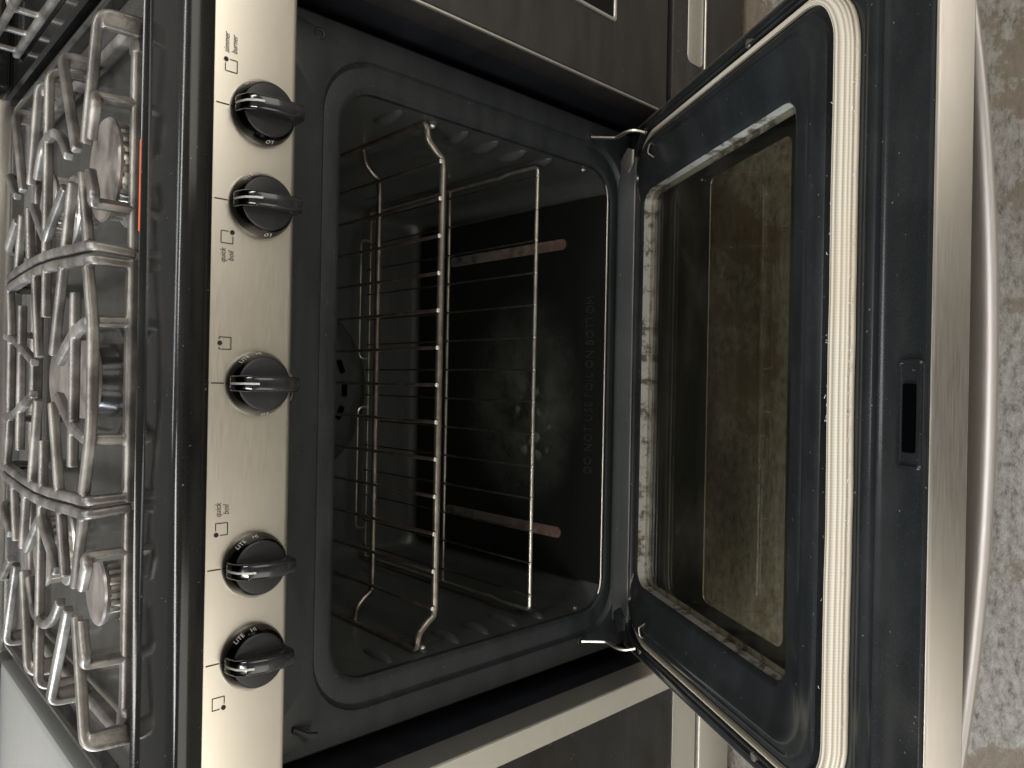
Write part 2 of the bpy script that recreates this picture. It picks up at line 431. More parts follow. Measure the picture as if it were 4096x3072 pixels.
# convection fan cover with slots
bm = bmesh.new(); lathe(bm, [(.158, 0), (.152, .006), (.130, .010), (.125, .013), (.05, .014)], (-.01, .477, .53), 'y', 64, False, True)
fc = finish('fan_cover', bm, M['cavity'], rg)
for ring_r, cnt in ((.105, 16), (.075, 12), (.045, 8)):
    for k in range(cnt):
        a = 2*math.pi*k/cnt; cx, cz = -.01+ring_r*math.cos(a), .53+ring_r*math.sin(a)
        bm = bmesh.new(); tx, tz = -math.sin(a), math.cos(a)
        tube(bm, [(cx-tx*.011, .4600, cz-tz*.011), (cx+tx*.011, .4600, cz+tz*.011)], .0045, 10)
        finish('vent_slot', bm, M['dark'], fc)
# removable bottom: plate with raised centre, front lip and two rusty slots
bm = bmesh.new()
def pl(hw, y0, y1, r, z): return [(a, b, z) for a, b in rrect(-hw, hw, y0, y1, r)]
lofted(bm, [pl(.285, .008, .455, .010, .255), pl(.2855, .0075, .456, .010, .264), pl(.284, .009, .454, .010, .2665), pl(.195, .062, .41, .03, .2665),
            pl(.188, .068, .404, .026, .2640), pl(.180, .076, .396, .022, .2632)], False, True)
bot = finish('oven_bottom', bm, M['bottom'], rg)
for s in (-1, 1):
    bm = bmesh.new(); lp = rrect(s*.2215-.0082, s*.2215+.0082, .088, .368, .0075)
    lofted(bm, [[(a, b, .2660) for a, b in lp], [(a, b, .2682) for a, b in lp]], False, True)
    finish('burner_slot', bm, M['rust'], bot, False)
text('lettering', 'DO NOT USE FOIL ON BOTTOM', .0205, Matrix.Translation((.006, .036, .2668)), M['letters'], bot, .0011, 0, .80, 1.12)
bm = bmesh.new(); tube(bm, fillet([(-.30, .011, .2685), (-.283, .0085, .2655), (.283, .0085, .2655), (.30, .011, .2685)], .01), .0013, 8)
finish('front_lip', bm, M['hinge'], bot)

# ---- control panel (bent stainless sheet)
def extrude_x(bm, prof, x0, x1):
    A = [bm.verts.new((x0, y, z)) for y, z in prof]; B = [bm.verts.new((x1, y, z)) for y, z in prof]
    n = len(prof)
    for k in range(n): bm.faces.new((A[k], A[(k+1) % n], B[(k+1) % n], B[k]))
    bm.faces.new(A[::-1]); bm.faces.new(B)
def arc(cy, cz, r, a0, a1, n=5): return [(cy+r*math.cos(R(a0+(a1-a0)*k/n)), cz+r*math.sin(R(a0+(a1-a0)*k/n))) for k in range(n+1)]
prof = [(.004, .874)]+arc(-.0425, .8665, .0075, 90, 180)+arc(-.044, .7915, .006, 180, 270)+[(.004, .7855)]
bm = bmesh.new(); extrude_x(bm, prof, -.3795, .3835)
cp = finish('control_panel', bm, M['panel'], rg)
# printed marks
def P3(x, z, y=-.0503): return Vector((x, y, z))
def flat_line(bm, x0, z0, x1, z1, wd=.0009, y=-.05035):
    d = Vector((x1-x0, 0, z1-z0)).normalized(); nrm = Vector((-d.z, 0, d.x))*wd/2
    a, b = Vector((x0, y, z0)), Vector((x1, y, z1))
    bm.faces.new([bm.verts.new(q) for q in (a+nrm, a-nrm, b-nrm, b+nrm)])
KX = [.2415, .1595, X0-.0005, -.1590, -.2405]; KZ = .8195
for kx in KX:
    bm = bmesh.new(); flat_line(bm, kx, .8492, kx, .8605, .0010); finish('pointer_mark', bm, M['print'], cp, False)
icons = [(.2755, .848, (.0046, .0046)), (.1275, .849, (.0046, -.0046)), (.036, .849, (0, .0046)), (-.1245, .849, (-.0046, .0046)), (-.275, .849, (-.0046, -.0046))]
for ix, iz, (dx, dz) in icons:
    bm = bmesh.new(); h = .0052; g = .0034
    cs = [(-h, -h), (h, -h), (h, h), (-h, h)]
    for a in range(4):
        p, q = cs[a], cs[(a+1) % 4]
        n = 24; run = None
        for k in range(n):
            u0 = (p[0]+(q[0]-p[0])*k/n, p[1]+(q[1]-p[1])*k/n); u1 = (p[0]+(q[0]-p[0])*(k+1)/n, p[1]+(q[1]-p[1])*(k+1)/n)
            mx, mz = (u0[0]+u1[0])/2, (u0[1]+u1[1])/2
            if math.hypot(mx-dx, mz-dz) > g: flat_line(bm, ix+u0[0], iz+u0[1], ix+u1[0], iz+u1[1], .00075)
    lp = [bm.verts.new((ix+dx+.0021*math.cos(2*math.pi*k/16), -.0504, iz+dz+.0021*math.sin(2*math.pi*k/16))) for k in range(16)]
    bm.faces.new(lp); finish('burner_symbol', bm, M['print'], cp, False)
RX = Matrix.Rotation(R(90), 4, 'X')
for bx, l1, l2 in ((.2945, 'simmer', 'burner'), (.1115, 'quick', 'boil'), (-.1080, 'quick', 'boil')):
    for ln, zz in ((l1, .8522), (l2, .8452)):
        text('lettering', ln, .0072, Matrix.Translation((bx, -.05035, zz)) @ RX, M['print'], cp, 0, .25, .80)

# ---- knobs
for i, kx in enumerate(KX):
    c = (kx, -.050, KZ)
    bm = bmesh.new(); lathe(bm, [(.0288, .0004), (.0290, .003), (.0284, .006), (.0242, .0142), (.0236, .0150)], c, 'y', 56, True, False)
    kn = finish('knob', bm, M['chrome'], rg)
    bm = bmesh.new(); lathe(bm, [(.0237, .0148), (.0230, .0156), (.0215, .0160), (.001, .0164)], c, 'y', 56, False, True)
    finish('knob_face', bm, M['knobface'], kn)
    # grip: rounded bar standing on the face, overhanging the lower rim
    bm = bmesh.new()
    secs = []
    for z, yf, hw in ((.0268, .0085, .0056), (.0262, .0150, .0060), (.0235, .0225, .0063), (.016, .0290, .0066), (0, .0325, .0068), (-.016, .0325, .0067), (-.0245, .0305, .0064), (-.0282, .0250, .0055), (-.0295, .0200, .0038)):
        ring = []
        for k in range(13):
            a = math.pi*k/12
            xx = hw*math.copysign(abs(math.cos(a))**.55, math.cos(a)); yy = (yf-.004)+.004*math.sin(a)**.8
            ring.append((kx+xx, -.050-yy, KZ+z))
        ring = [(kx+hw, -.050-min(.004, yf-.004), KZ+z)]+ring+[(kx-hw, -.050-min(.004, yf-.004), KZ+z)]
        secs.append(ring)
    lofted(bm, secs, True, True)
    finish('knob_grip', bm, M['knob'], kn)
    # bright metal nose at the top of the grip
    bm = bmesh.new(); secs = []
    for z, yf, hw in ((.0276, .0080, .0059), (.0270, .0155, .0064), (.0243, .0232, .0067), (.0175, .0288, .0070)):
        ring = []
        for k in range(13):
            a = math.pi*k/12
            xx = hw*math.copysign(abs(math.cos(a))**.55, math.cos(a)); yy = (yf-.004)+.004*math.sin(a)**.8
            ring.append((kx+xx, -.050-yy, KZ+z))
        ring = [(kx+hw, -.050-min(.004, yf-.004), KZ+z)]+ring+[(kx-hw, -.050-min(.004, yf-.004), KZ+z)]
        secs.append(ring)
    lofted(bm, secs, True, True)
    finish('metal_nose', bm, M['chrome'], kn)
    bm = bmesh.new()
    tube(bm, [(kx, -.0600, KZ+.0277), (kx, -.0663, KZ+.0268), (kx, -.0738, KZ+.0240), (kx, -.0794, KZ+.0172), (kx, -.0812, KZ+.0120)], .0010, 6)
    finish('pointer_line', bm, M['pointer'], kn)
    # lettering on the sloping rim
    sl = math.atan2(.0082, .0042)
    for word, ang in (('OFF', 90), ('LITE', 38), ('HI', 8), ('LO', 186)):
        a0 = R(ang); r0 = .0267; hh = .0101
        me = text_mesh(word, .0058, 0, 0, 1.05)
        mw = Matrix.Translation((kx, -.050, KZ)) @ Matrix.Rotation(R(90), 4, 'X') @ Matrix.Rotation(a0-math.pi/2, 4, 'Z') @ Matrix.Translation((0, r0, hh)) @ Matrix.Rotation(-R(60), 4, 'X') @ Matrix.Diagonal((.9, 1, 1, 1))
        me.transform(mw); link('lettering', me, M['white'], kn, False)

# door latch keeper under the panel
bm = bmesh.new()
tube(bm, fillet([(X0+.020, -.001, .779), (X0+.018, -.012, .777), (X0+.006, -.022, .772), (X0-.012, -.022, .771), (X0-.026, -.010, .775), (X0-.028, -.001, .776)], .008), .0026, 8)
box(bm, X0-.032, X0+.024, -.004, .001, .770, .7855, .001)
finish('door_latch', bm, M['gloss'], rg)
bm = bmesh.new(); tube(bm, [(-.345, -.001, .752), (-.350, -.010, .742), (-.352, -.012, .732)], .0034, 8); finish('latch_pin', bm, M['black'], rg)

# ---- cooktop
def cl(hx, y0, y1, r, z): return [(a+X0, b, z) for a, b in rrect(-hx, hx, y0, y1, r)]
bm = bmesh.new()
lofted(bm, [cl(.3765, -.050, .60, .006, .8740), cl(.3790, -.080, .605, .006, .8740), cl(.3815, -.0855, .607, .008, .8765), cl(.382, -.088, .608, .009, .883), cl(.382, -.0880, .608, .009, .8930),
            cl(.3812, -.0868, .607, .010, .8975), cl(.3795, -.0840, .606, .010, .9008), cl(.376, -.077, .603, .011, .9030), cl(.366, -.0195, .530, .014, .9050), cl(.3645, -.0182, .524, .014, .9080), cl(.3630, -.0165, .521, .014, .9095),
            cl(.361, -.0148, .518, .014, .9090), cl(.3590, -.0132, .516, .014, .9060), cl(.355, -.012, .512, .016, .8965), cl(.347, -.004, .504, .022, .8945)], False, True)
ct = finish('cooktop', bm, M['pan'], rg)
me = ct.data; me.materials.append(M['gloss'])
for p in me.polygons:
    if p.center.y < -.012 or p.center.z < .903 and (abs(p.center.x-X0) > .355 or p.center.y < -.01): p.material_index = 1
boxo('rear_trim', (X0-.380, X0+.380, .535, .60, .906, .935), M['steel'], rg, .004)

boxo('orange_reflection', (.128, .205, -.0168, -.0147, .9084, .9099), M['orange'], rg, .0003)  # orange reflection on the rim, painted as a thin solid strip
BURN = [(.192, .058, .046, 'front'), (.192, .268, .036, 'rear'), (-.188, .058, .031, 'front'), (-.188, .268, .040, 'rear')]
for bx, by, br, _ in BURN:
    b = bmesh.new(); lathe(b, [(br+.003, .8943), (br+.001, .8965), (br-.006, .8975), (br-.008, .912)], (bx, by, 0), 'z', 48)
    for k in range(24):
        a = 2*math.pi*k/24; rr = br-.004
        box(b, bx+rr*math.cos(a)-.0016, bx+rr*math.cos(a)+.0016, by+rr*math.sin(a)-.0016, by+rr*math.sin(a)+.0016, .9015, .9128, 0)
    bo = finish('burner', b, M['alu'], rg)
    b = bmesh.new(); lathe(b, [(br-.004, .9135), (br, .9142), (br+.0008, .9168), (br-.0008, .9186), (br*.5, .9192), (.001, .9194)], (bx, by, 0), 'z', 56)
    finish('burner_cap', b, M['cap'], bo)
b = bmesh.new()
def ov(hx, y0, y1, z): return [(X0+a, c_, z) for a, c_ in rrect(-hx, hx, y0, y1, hx-.0005)]
lofted(b, [ov(.058, .045, .268, .8946), ov(.056, .047, .266, .8975), ov(.050, .053, .260, .8978), ov(.047, .056, .257, .8950), ov(.036, .070, .243, .8952), ov(.033, .074, .240, .911)], True, True)
bo = finish('burner', b, M['pan'], rg)
b = bmesh.new(); lofted(b, [ov(.034, .072, .242, .9115), ov(.0375, .068, .246, .9130), ov(.0375, .068, .246, .9168), ov(.034, .072, .242, .9190), ov(.015, .09, .224, .9196)], True, True)
finish('burner_cap', b, M['cap'], bo)

# ---- oven door, tilted 31 degrees above level
TH = R(31.1); OD = Vector((0, -.10, .288)); DD = Vector((0, -math.cos(TH), math.sin(TH))); DN = Vector((0, math.sin(TH), math.cos(TH)))
def DP(x, s, h): return OD+DD*s+DN*h+Vector((x, 0, 0))
def dl(hx, s0, s1, r, h, n=8): return [DP(a, b, h) for a, b in rrect(-hx, hx, s0, s1, r, n)]
DC = .003
def dlc(hx, s0, s1, r, h): return [DP(a+DC, b, h) for a, b in rrect(-hx, hx, s0, s1, r)]
bm = bmesh.new()
lofted(bm, [dlc(.374, -.112, .4735, .006, -.010), dlc(.375, -.112, .4738, .007, -.003), dlc(.3735, -.110, .4722, .008, -.0004), dlc(.371, -.107, .4695, .009, 0),
            dlc(.3685, -.100, .4320, .052, .0), dlc(.3665, -.099, .4300, .052, .0016), dlc(.3650, -.098, .4270, .050, .0026), dlc(.3635, -.097, .4240, .050, .0012), dlc(.3620, -.096, .4210, .050, .0004),
            dlc(.3610, -.095, .4185, .050, .0014), dlc(.3595, -.094, .4150, .050, .0036), dlc(.3590, -.093, .4110, .050, .0036), dlc(.3583, -.092, .4060, .050, .0012), dlc(.3578, -.091, .4030, .050, .0012), dlc(.3570, -.090, .3995, .049, -.003),
            dlc(.3440, -.080, .3580, .044, -.003), dlc(.3425, -.079, .3570, .043, .0030), dlc(.338, -.0775, .3535, .042, .0050), dlc(.336, -.077, .3470, .041, .0054), dlc(.333, -.0765, .3430, .040, .0040),
            dlc(.3305, -.076, .3390, .040, .0054), dlc(.326, -.0757, .3340, .038, .0052), dlc(.320, -.0755, .3290, .036, .0024), dlc(.308, -.0752, .3210, .036, .0012), dlc(.296, -.0748, .3120, .034, -.0018),
            dlc(.286, -.0742, .3050, .030, -.0022), dlc(.281, -.0725, .3020, .026, -.0036), dlc(.2785, -.0700, .3000, .022, -.0062)])
dr = finish('oven_door', bm, M['liner'], rg)
# bare metal window surround (the walls of the opening)
bm = bmesh.new()
lofted(bm, [dlc(.2783, -.0698, .2998, .022, -.0060), dlc(.2775, -.0690, .2985, .020, -.0190), dlc(.2715, -.0625, .2925, .017, -.0193)])
finish('window_trim', bm, M['trim'], dr)
def pane(name, hx, s0, s1, h, r=.02):
    bm = bmesh.new(); lofted(bm, [dlc(hx, s0, s1, r, h-.0012), dlc(hx, s0, s1, r, h+.0012)], True, True)
    return finish(name, bm, M['glass'], dr, False)
pane('inner_glass', .2772, -.0687, .2982, -.0172)
# outer skin: glossy black mask with clear opening, steel end and face
bm = bmesh.new()
lofted(bm, [dlc(.2600, .080, .255, .012, -.0300), dlc(.30, -.090, .31, .015, -.0300), dlc(.355, -.105, .455, .01, -.0300)])
finish('window_mask', bm, M['black'], dr)
pane('outer_glass', .262, .076, .259, -.0325, .012)
bm = bmesh.new()   # end cap and outer face in stainless, ring around the window
lofted(bm, [dlc(.3755, -.108, .4741, .004, -.0034), dlc(.3775, -.110, .4752, .004, -.0022), dlc(.3792, -.112, .4760, .004, -.0034), dlc(.3800, -.112, .4762, .004, -.0050), dlc(.3800, -.112, .4762, .004, -.0330), dlc(.3785, -.110, .4750, .004, -.0345),
            dlc(.3760, -.108, .4730, .004, -.0352), dlc(.2640, .074, .261, .012, -.0352), dlc(.2640, .074, .261, .012, -.0338)])
finish('outer_skin', bm, M['door_steel'], dr)
# gasket, narrow on the sides, broad at the front
bm = bmesh.new(); uvl = bm.loops.layers.uv.new('UVMap')
no, ns = 14, 12
outer = [(a+DC, b) for a, b in rrect(-.3535, .3535, -.086, .3935, .066, 14)]
inner = [(a+DC, b) for a, b in rrect(-.3498, .3498, -.081, .3650, .050, 14)]
def densify(lp, k=14):
    out = []
    for i in range(len(lp)):
        a, b = Vector(lp[i]), Vector(lp[(i+1) % len(lp)])
        seg = k if (a-b).length > .1 else 1
        for j in range(seg): out.append(a+(b-a)*j/seg)
    return out
outer, inner = densify(outer, 40), densify(inner, 40)
acc = 0; rings = []; us = []
for i, (a, b) in enumerate(zip(outer, inner)):
    wob = 1+.05*noise.noise(Vector((i*.37, 0, 0))); off = .0012*noise.noise(Vector((i*.11, 5, 0)))
    mid = (a+b)/2; hw = (a-b)/2*wob; ring = []
    for k in range(15):
        ang = math.pi*k/14; cc = math.copysign(abs(math.cos(ang))**.75, math.cos(ang))
        p = mid+hw*cc; ring.append(bm.verts.new(DP(p.x, p.y+off, -.0025+(.0042+.0048*min(1, max(0, (a-b).length-.006)/.016))*math.sin(ang)**.6)))
    rings.append(ring)
    if i: acc += (mid-pm).length
    pm = mid; us.append(acc)
nn_ = len(rings)
for i in range(nn_):
    A, B = rings[i], rings[(i+1) % nn_]
    v1 = us[i+1] if i+1 < nn_ else acc+.02
    for k in range(14):
        f = bm.faces.new((A[k], A[k+1], B[k+1], B[k]))
        for lpp, (u, vv) in zip(f.loops, ((k/14, us[i]), ((k+1)/14, us[i]), ((k+1)/14, v1), (k/14, v1))): lpp[uvl].uv = (u, vv)
gk = finish('gasket', bm, M['gasket'], dr)
# frayed fibres on the gasket edge
bm = bmesh.new()
for k in range(70):
    x = random.choice([random.gauss(.045, .012), random.gauss(-.01, .02), random.uniform(-.3, .3)]); s = random.choice([.3655, .3935, .3935])
    p = DP(x, s, random.uniform(.001, .005)); q = p+Vector((random.uniform(-.004, .004), random.uniform(-.002, .002), random.uniform(-.001, .003)))
    tube(bm, [p, (p+q)/2+Vector((random.uniform(-.001, .001), 0, .0006)), q], .00022, 4)
finish('frayed_threads', bm, M['pointer'], gk)
# latch slot in the liner
bm = bmesh.new(); lp = [dlc(.0, 0, 0, 0, 0)] if False else None
def slot(hx, s0, s1, r, h, cx): return [DP(a+cx, b, h) for a, b in rrect(-hx, hx, s0, s1, r)]
lofted(bm, [slot(.0405, .4465, .4705, .004, .0002, -.011), slot(.0400, .4470, .4700, .004, .0020, -.011), slot(.0380, .4490, .4685, .003, .0020, -.011), slot(.0375, .4495, .4680, .003, .0008, -.011),
            slot(.0250, .4535, .4655, .0015, .0008, -.014)], False, False)
ls = finish('latch_plate', bm, M['liner'], dr)
bm = bmesh.new(); lofted(bm, [slot(.0252, .4533, .4657, .0015, .0012, -.014)]+[slot(.0252, .4533, .4657, .0015, .0022, -.014)], False, True)
finish('latch_slot', bm, M['dark'], ls, False)
# handle: bowed flattened bar on two posts, on the outer side of the door
bm = bmesh.new(); lp = []
n = 40
for i in range(n+1):
    t = -1+2*i/n; x = t*.345+.008
    h = -.0370-.0365*(1-abs(t)**2.2); s = .4465
    ring = []
    for k in range(20):
        a = 2*math.pi*k/20
        ring.append(DP(x, s+.0135*math.copysign(abs(math.cos(a))**.7, math.cos(a)), h+.0068*math.sin(a)))
    lp.append(ring)
lofted(bm, lp, True, True)
finish('handle', bm, M['handle'], dr)
# screws in the liner rim
for x, s in ((.364, .222), (-.360, .258), (.362, -.052), (-.360, -.04)):
    bm = bmesh.new(); lathe(bm, [(.0048, 0), (.0045, .0018), (.002, .0024)], (0, 0, 0), 'z', 14)
    bmesh.ops.rotate(bm, verts=bm.verts, cent=(0, 0, 0), matrix=Matrix.Rotation(-(TH), 3, 'X'))
    bmesh.ops.translate(bm, verts=bm.verts, vec=DP(x, s, .001)); finish('screw', bm, M['hinge'], dr)

# hinge arms
for s in (-1, 1):
    bm = bmesh.new()
    path = fillet([(s*.3525, -.001, .316), (s*.3510, -.018, .304), (s*.3500, -.030, .296), (s*.3535, -.047, .2985), (s*.3540, -.060, .2955), (s*.3500, -.072, .287)], .006)
    P_ = [Vector(p) for p in path]; rings = []
    for i, p in enumerate(P_):
        t = (P_[min(i+1, len(P_)-1)]-P_[max(i-1, 0)]).normalized(); a = Vector((1, 0, 0)); b = t.cross(a).normalized()
        rings.append([p+a*u*.0013+b*vv*.0030 for u, vv in ((-1, -1), (1, -1), (1, 1), (-1, 1))])
    lofted(bm, rings, True, True)
    finish('hinge_arm', bm, M['hinge'], rg)
    bm = bmesh.new(); hx = [(-.017, -.004), (-.008, -.019), (.010, -.020), (.017, -.003), (.009, .016), (-.006, .017)]
    O2 = Vector((s*.319, -.040, .283))
    lofted(bm, [[O2+Vector((s*a*k, 0, 0))+DD*(-b*k)+DN*h_ for a, b in hx] for k, h_ in ((1, -.0015), (1, .0015), (.85, .003))], True, True)
    hc = finish('hinge_cover', bm, M['steel'] if s > 0 else M['liner'], rg)  # right cover pale as if lit, left dark as if shaded, by material
    bm = bmesh.new()
    tube(bm, fillet([(s*.336, -.082, .278), (s*.3345, -.078, .285), (s*.324, -.072, .281), (s*.316, -.082, .279)], .004), .0012, 6)
    finish('wire_clip', bm, M['wire_brown'], rg)
boxo('door_sill', (-.340, .340, -.030, .006, .222, .2480), M['cavity'], rg, .006, 3)

# ================================================================= oven racks
def rack(name, label, zc, step, frm, wmat, rr, wr, ws, mid_y, half, y0=.030, y1=.440):
    t = thing(name, label, 'oven rack', 'wire racks in the oven', (0, y0, zc))
    def o(n, bm, mat):
        ob = finish(n, bm, mat, t); ob.matrix_parent_inverse = Matrix.Translation((0, -y0, -zc)); return ob
    hi = zc+step
    def cross(y):
        if step > .01:
            h_ = [(half, hi), (half-.006, hi-.003), (half-.019, hi-.0045), (half-.031, zc+.011), (half-.036, zc+.0015), (half-.046, zc)]
            pts = [(-x, y, z) for x, z in h_]+[(x, y, z) for x, z in h_[::-1]]
            return fillet(pts, .008)
        return [(-half, y, zc), (half, y, zc)]
    bm = bmesh.new()
    side = lambda s: [(s*half, y0, hi), (s*half, y1, hi)]
    if step > .01:
        front = cross(y0)
        tube(bm, fillet([(-half, y1, hi), (-half, y0+.001, hi)]+[tuple(p) for p in front[1:-1]]+[(half, y0+.001, hi), (half, y1, hi)], .004, 4), rr, 10)
    else:
        k = [(.0, 0), (.055, .003), (.072, .006), (.080, -.004), (.10, -.001)]
        L_ = [(half-(.004 if j in (2,) else 0), y0+a, zc+b) for j, (a, b) in enumerate(k)]
        pts = [(-half, y1, zc)]+[(-x, y, z) for x, y, z in L_[::-1]]+L_+[(half, y1, zc)]
        tube(bm, fillet(pts, .008, 5), rr, 10)
    o('frame', bm, frm)
    for y in (mid_y, y1):
        bm = bmesh.new(); tube(bm, cross(y), rr*.9, 10); o('cross_bar', bm, frm)
    for x in ws:
        bm = bmesh.new(); tube(bm, [(x, y0-.0035, zc+rr+wr*.6), (x, y0+.2, zc+rr+wr*.6-.0003), (x, y1+.003, zc+rr+wr*.6)], wr, 8)
        o('wire', bm, wmat)
        bm = bmesh.new(); lathe(bm, [(wr*1.25, 0), (wr*1.25, .0016), (wr*.8, .0024)], (x, y0-.0028, zc+rr+wr*.6), 'y', 10); o('wire_tip', bm, M['wire_end'])
    return t, o
ws_u = [.0025+.0449*k for k in range(-6, 7)]
t, o = rack('oven_rack', 'upper oven rack of brown tarnished wire with raised bent sides', .553, .028, M['wire_brown'], M['wire_brown'], .0045, .0022, ws_u, .167, .3135)
for s in (-1, 1):
    bm = bmesh.new(); bmesh.ops.create_icosphere(bm, subdivisions=2, radius=.0045, matrix=Matrix.Translation((s*.3135, .030, .5705))); o('stop_bead', bm, M['wire_end'])
ws_l = [.0035+.0438*k for k in (-6.5, -5.5, -4.5, -3.5, -2.5, -1.5, -.5, .5, 1.5, 2.5, 3.5, 4.5, 5.5, 6.5)]
t, o = rack('oven_rack', 'lower oven rack of thin pale wire with straight front rail just above the oven bottom', .390, 0, M['wire_steel'], M['wire_dark'], .0027, .0014, ws_l, .220, .302)
for x0, x1 in ((.045, .252), (-.040, -.252)):
    bm = bmesh.new(); tube(bm, fillet([(x0, .441, .387), (x0, .441, .409), (x1, .441, .409), (x1, .441, .387)], .012), .0019, 8); o('back_stop', bm, M['wire_steel'])

# ================================================================= grates
KG = 1.043; ZT = .943; ZR = .9045
def G(x, y, z=ZT): return Vector((X0+x*KG, -.6889+(y+.6889)*KG, z))
def remesh(o, vox=.0011):
    md = o.modifiers.new('fuse', 'REMESH'); md.mode = 'VOXEL'; md.voxel_size = vox; md.use_smooth_shade = True
    s = o.modifiers.new('soft', 'SMOOTH'); s.factor = .5; s.iterations = 1
def grate(label, build):
    t = thing('grate', label, 'stove grate', 'cast iron grates on the cooktop')
    fingers, rails = bmesh.new(), bmesh.new()
    build(fingers, rails); rails_ = len(rails.verts) > 0
    bm2 = bmesh.new()
    me1 = bpy.data.meshes.new('a'); fingers.to_mesh(me1); me2 = bpy.data.meshes.new('b'); rails.to_mesh(me2)
    a = finish('finger_bars', fingers, M['iron'], t); remesh(a)
    if rails_: b = finish('base_frame', rails, M['iron'], t); remesh(b)
    bm2.free(); bpy.data.meshes.remove(me1); bpy.data.meshes.remove(me2)
    return t
W_, H_ = .0088, .0084
YF, YB = -.0190, .336     # front and back base rail in grate coordinates
def fing(bm, pts, leg0=None, w_=W_, h_=H_):
    """finger whose first point may start on a base rail; end drooping a little"""
    P_ = [G(x, y, ZT-h_/2) for x, y in pts]
    if leg0: P_ = [G(leg0[0], leg0[1], ZR)]+P_
    if leg0: P_ = [P_[0]]+fillet(fillet(P_[:3], .011, 6)[1:]+P_[3:], .03, 8)
    else: P_ = fillet(P_, .022, 7)
    sweep(bm, P_, w_, h_)
def side_build(s):
    def b(F, Rl):
        def f(pts, leg=None, **k): fing(F, [(s*x, y) for x, y in pts], (s*leg[0], leg[1]) if leg else None, **k)
        xo = .293; xi = .1125
        # outer fingers with wide legs
        for y0, (tx, ty) in ((-.028, (.195, .004)), (.088, (.195, .031)), (.176, (.197, .206)), (.292, (.197, .243))):
            f([(xo, y0), (tx, ty)], (xo+.002, y0), w_=.0092)
            # web gusset of the leg
            sweep(F, [G(s*(xo-.0045), y0+.0003, ZT-.007), G(s*(xo-.0042), y0+.0003, ZR+.002)], .0092, .0145)
        f([(xo, .134), (.205, .1338), (xi, .134)], (xo+.002, .134), w_=.0090)
        f([(.2285, -.0185), (.220, -.0235), (.195, -.012)], (.230, YF), w_=.0105)
        f([(.1425, -.0185), (.148, -.0235), (.169, -.011)], (.142, YF), w_=.0105)
        f([(xi, -.010), (.172, .010)]); f([(xi+.003, .062), (.170, .042)])
        f([(.228, .132), (.229, .110), (.215, .078), (.195, .057)]); f([(.228, .137), (.226, .155), (.198, .178)])
        f([(.133, .132), (.141, .122), (.170, .066)]); f([(.133, .137), (.143, .152), (.173, .192)])
        f([(xi+.003, .200), (.174, .211)]); f([(xi, .262), (.172, .243)])
        f([(.228, .322), (.196, .270)], (.229, YB)); f([(.143, .322), (.170, .270)], (.142, YB))
        # inner bowed bar at full height with legs at both ends
        bow = [(.1080, -.0175), (.109, -.006), (.1105, .03), (.1150, .10), (.1165, .16), (.1150, .22), (.1115, .29), (.1085, .322)]
        bow = [(x+.0005, y) for x, y in bow]
        P_ = [G(s*.1060, YF, ZR)]+[G(s*x, y, ZT-.0060) for x, y in bow]+[G(s*.1070, YB, ZR)]
        sweep(F, fillet(P_, .013, 5), .0092, .0110)
        # base rails
        pts = [G(s*.108, YF, ZR), G(s*.297, YF, ZR), G(s*.297, YB, ZR), G(s*.108, YB, ZR)]
        P_ = fillet(pts, .012, 5)
        sweep(Rl, P_, .0105, .0120)
        sweep(Rl, [G(s*.2945, YF+.003, ZR+.0005), G(s*.272, YF+.0012, ZR+.0005)], .018, .0115)
    return b
def centre_build(F, Rl):
    bow = [(.1045, -.0175), (.1055, -.006), (.107, .03), (.1115, .10), (.113, .16), (.1115, .22), (.108, .29), (.105, .322)]
    for s in (-1, 1):
        P_ = [G(s*.0965, YF, ZR)]+[G(s*(x-.0070), y, ZT-.0062) for x, y in bow]+[G(s*.1030, YB, ZR)]
        sweep(F, fillet(P_, .013, 5), .0092, .0110)
        def f(pts, leg=None, **k): fing(F, [(s*x, y) for x, y in pts], (s*leg[0], leg[1]) if leg else None, **k)
        f([(.0475, -.0180), (.0465, -.008), (.040, .026), (.0155, .077)], (.0485, YF), w_=.0105)
        f([(.100, .068), (.022, .098)]); f([(.104, .131), (.058, .1305)]); f([(.103, .178), (.0205, .156)])
        f([(.047, .322), (.040, .265), (.0155, .174)], (.049, YB))
    for pts in ([(-.092, -.010), (-.062, -.020), (-.034, -.0285), (.040, -.0285), (.065, -.020), (.092, -.010)], [(-.074, .026), (.074, .0262)], [(-.076, .236), (.076, .2362)],
                [(-.098, .303), (-.05, .289), (.05, .289), (.098, .303)]):
        fing(F, pts, None, .0090, .0086)
    for yy in (YF, YB): sweep(F, [G(-.1005, yy, ZR), G(.1005, yy, ZR)], .0125, .0135)
grate('right cast iron grate over the largest front burner cap', side_build(1))
grate('middle cast iron grate with bowed sides over the long oval burner', centre_build)
grate('left cast iron grate over the smallest front burner cap', side_build(-1))

# ================================================================= neighbouring ranges
nb = thing('black_range', 'black range standing to the right of the open oven, dark door window and drawer below', 'range')
boxo('side_panel', (.397, .405, -.052, .60, .03, .886), M['side'], nb, .001)
bm = bmesh.new(); box(bm, .3955, 1.150, -.0625, -.020, .2235, .868, .005, 3); nd = finish('oven_door', bm, M['nblack'], nb)
bm = bmesh.new()
def wl(hx, z0, z1, r, y): return [(.773+a, y, b) for a, b in rrect(-hx, hx, z0, z1, r)]
lofted(bm, [wl(.290, .343, .720, .004, -.0632), wl(.289, .344, .719, .004, -.0652), wl(.2865, .3475, .717, .004, -.0655), wl(.2855, .3490, .716, .004, -.0635)], False, False)
finish('window_bevel', bm, M['nsteel'], nd)
boxo('edge_highlight', (.3938, .3968, -.0640, -.0600, .226, .866), M['nsteel'], nd, .0012)  # pale strip painting the highlight along the bevelled door edge
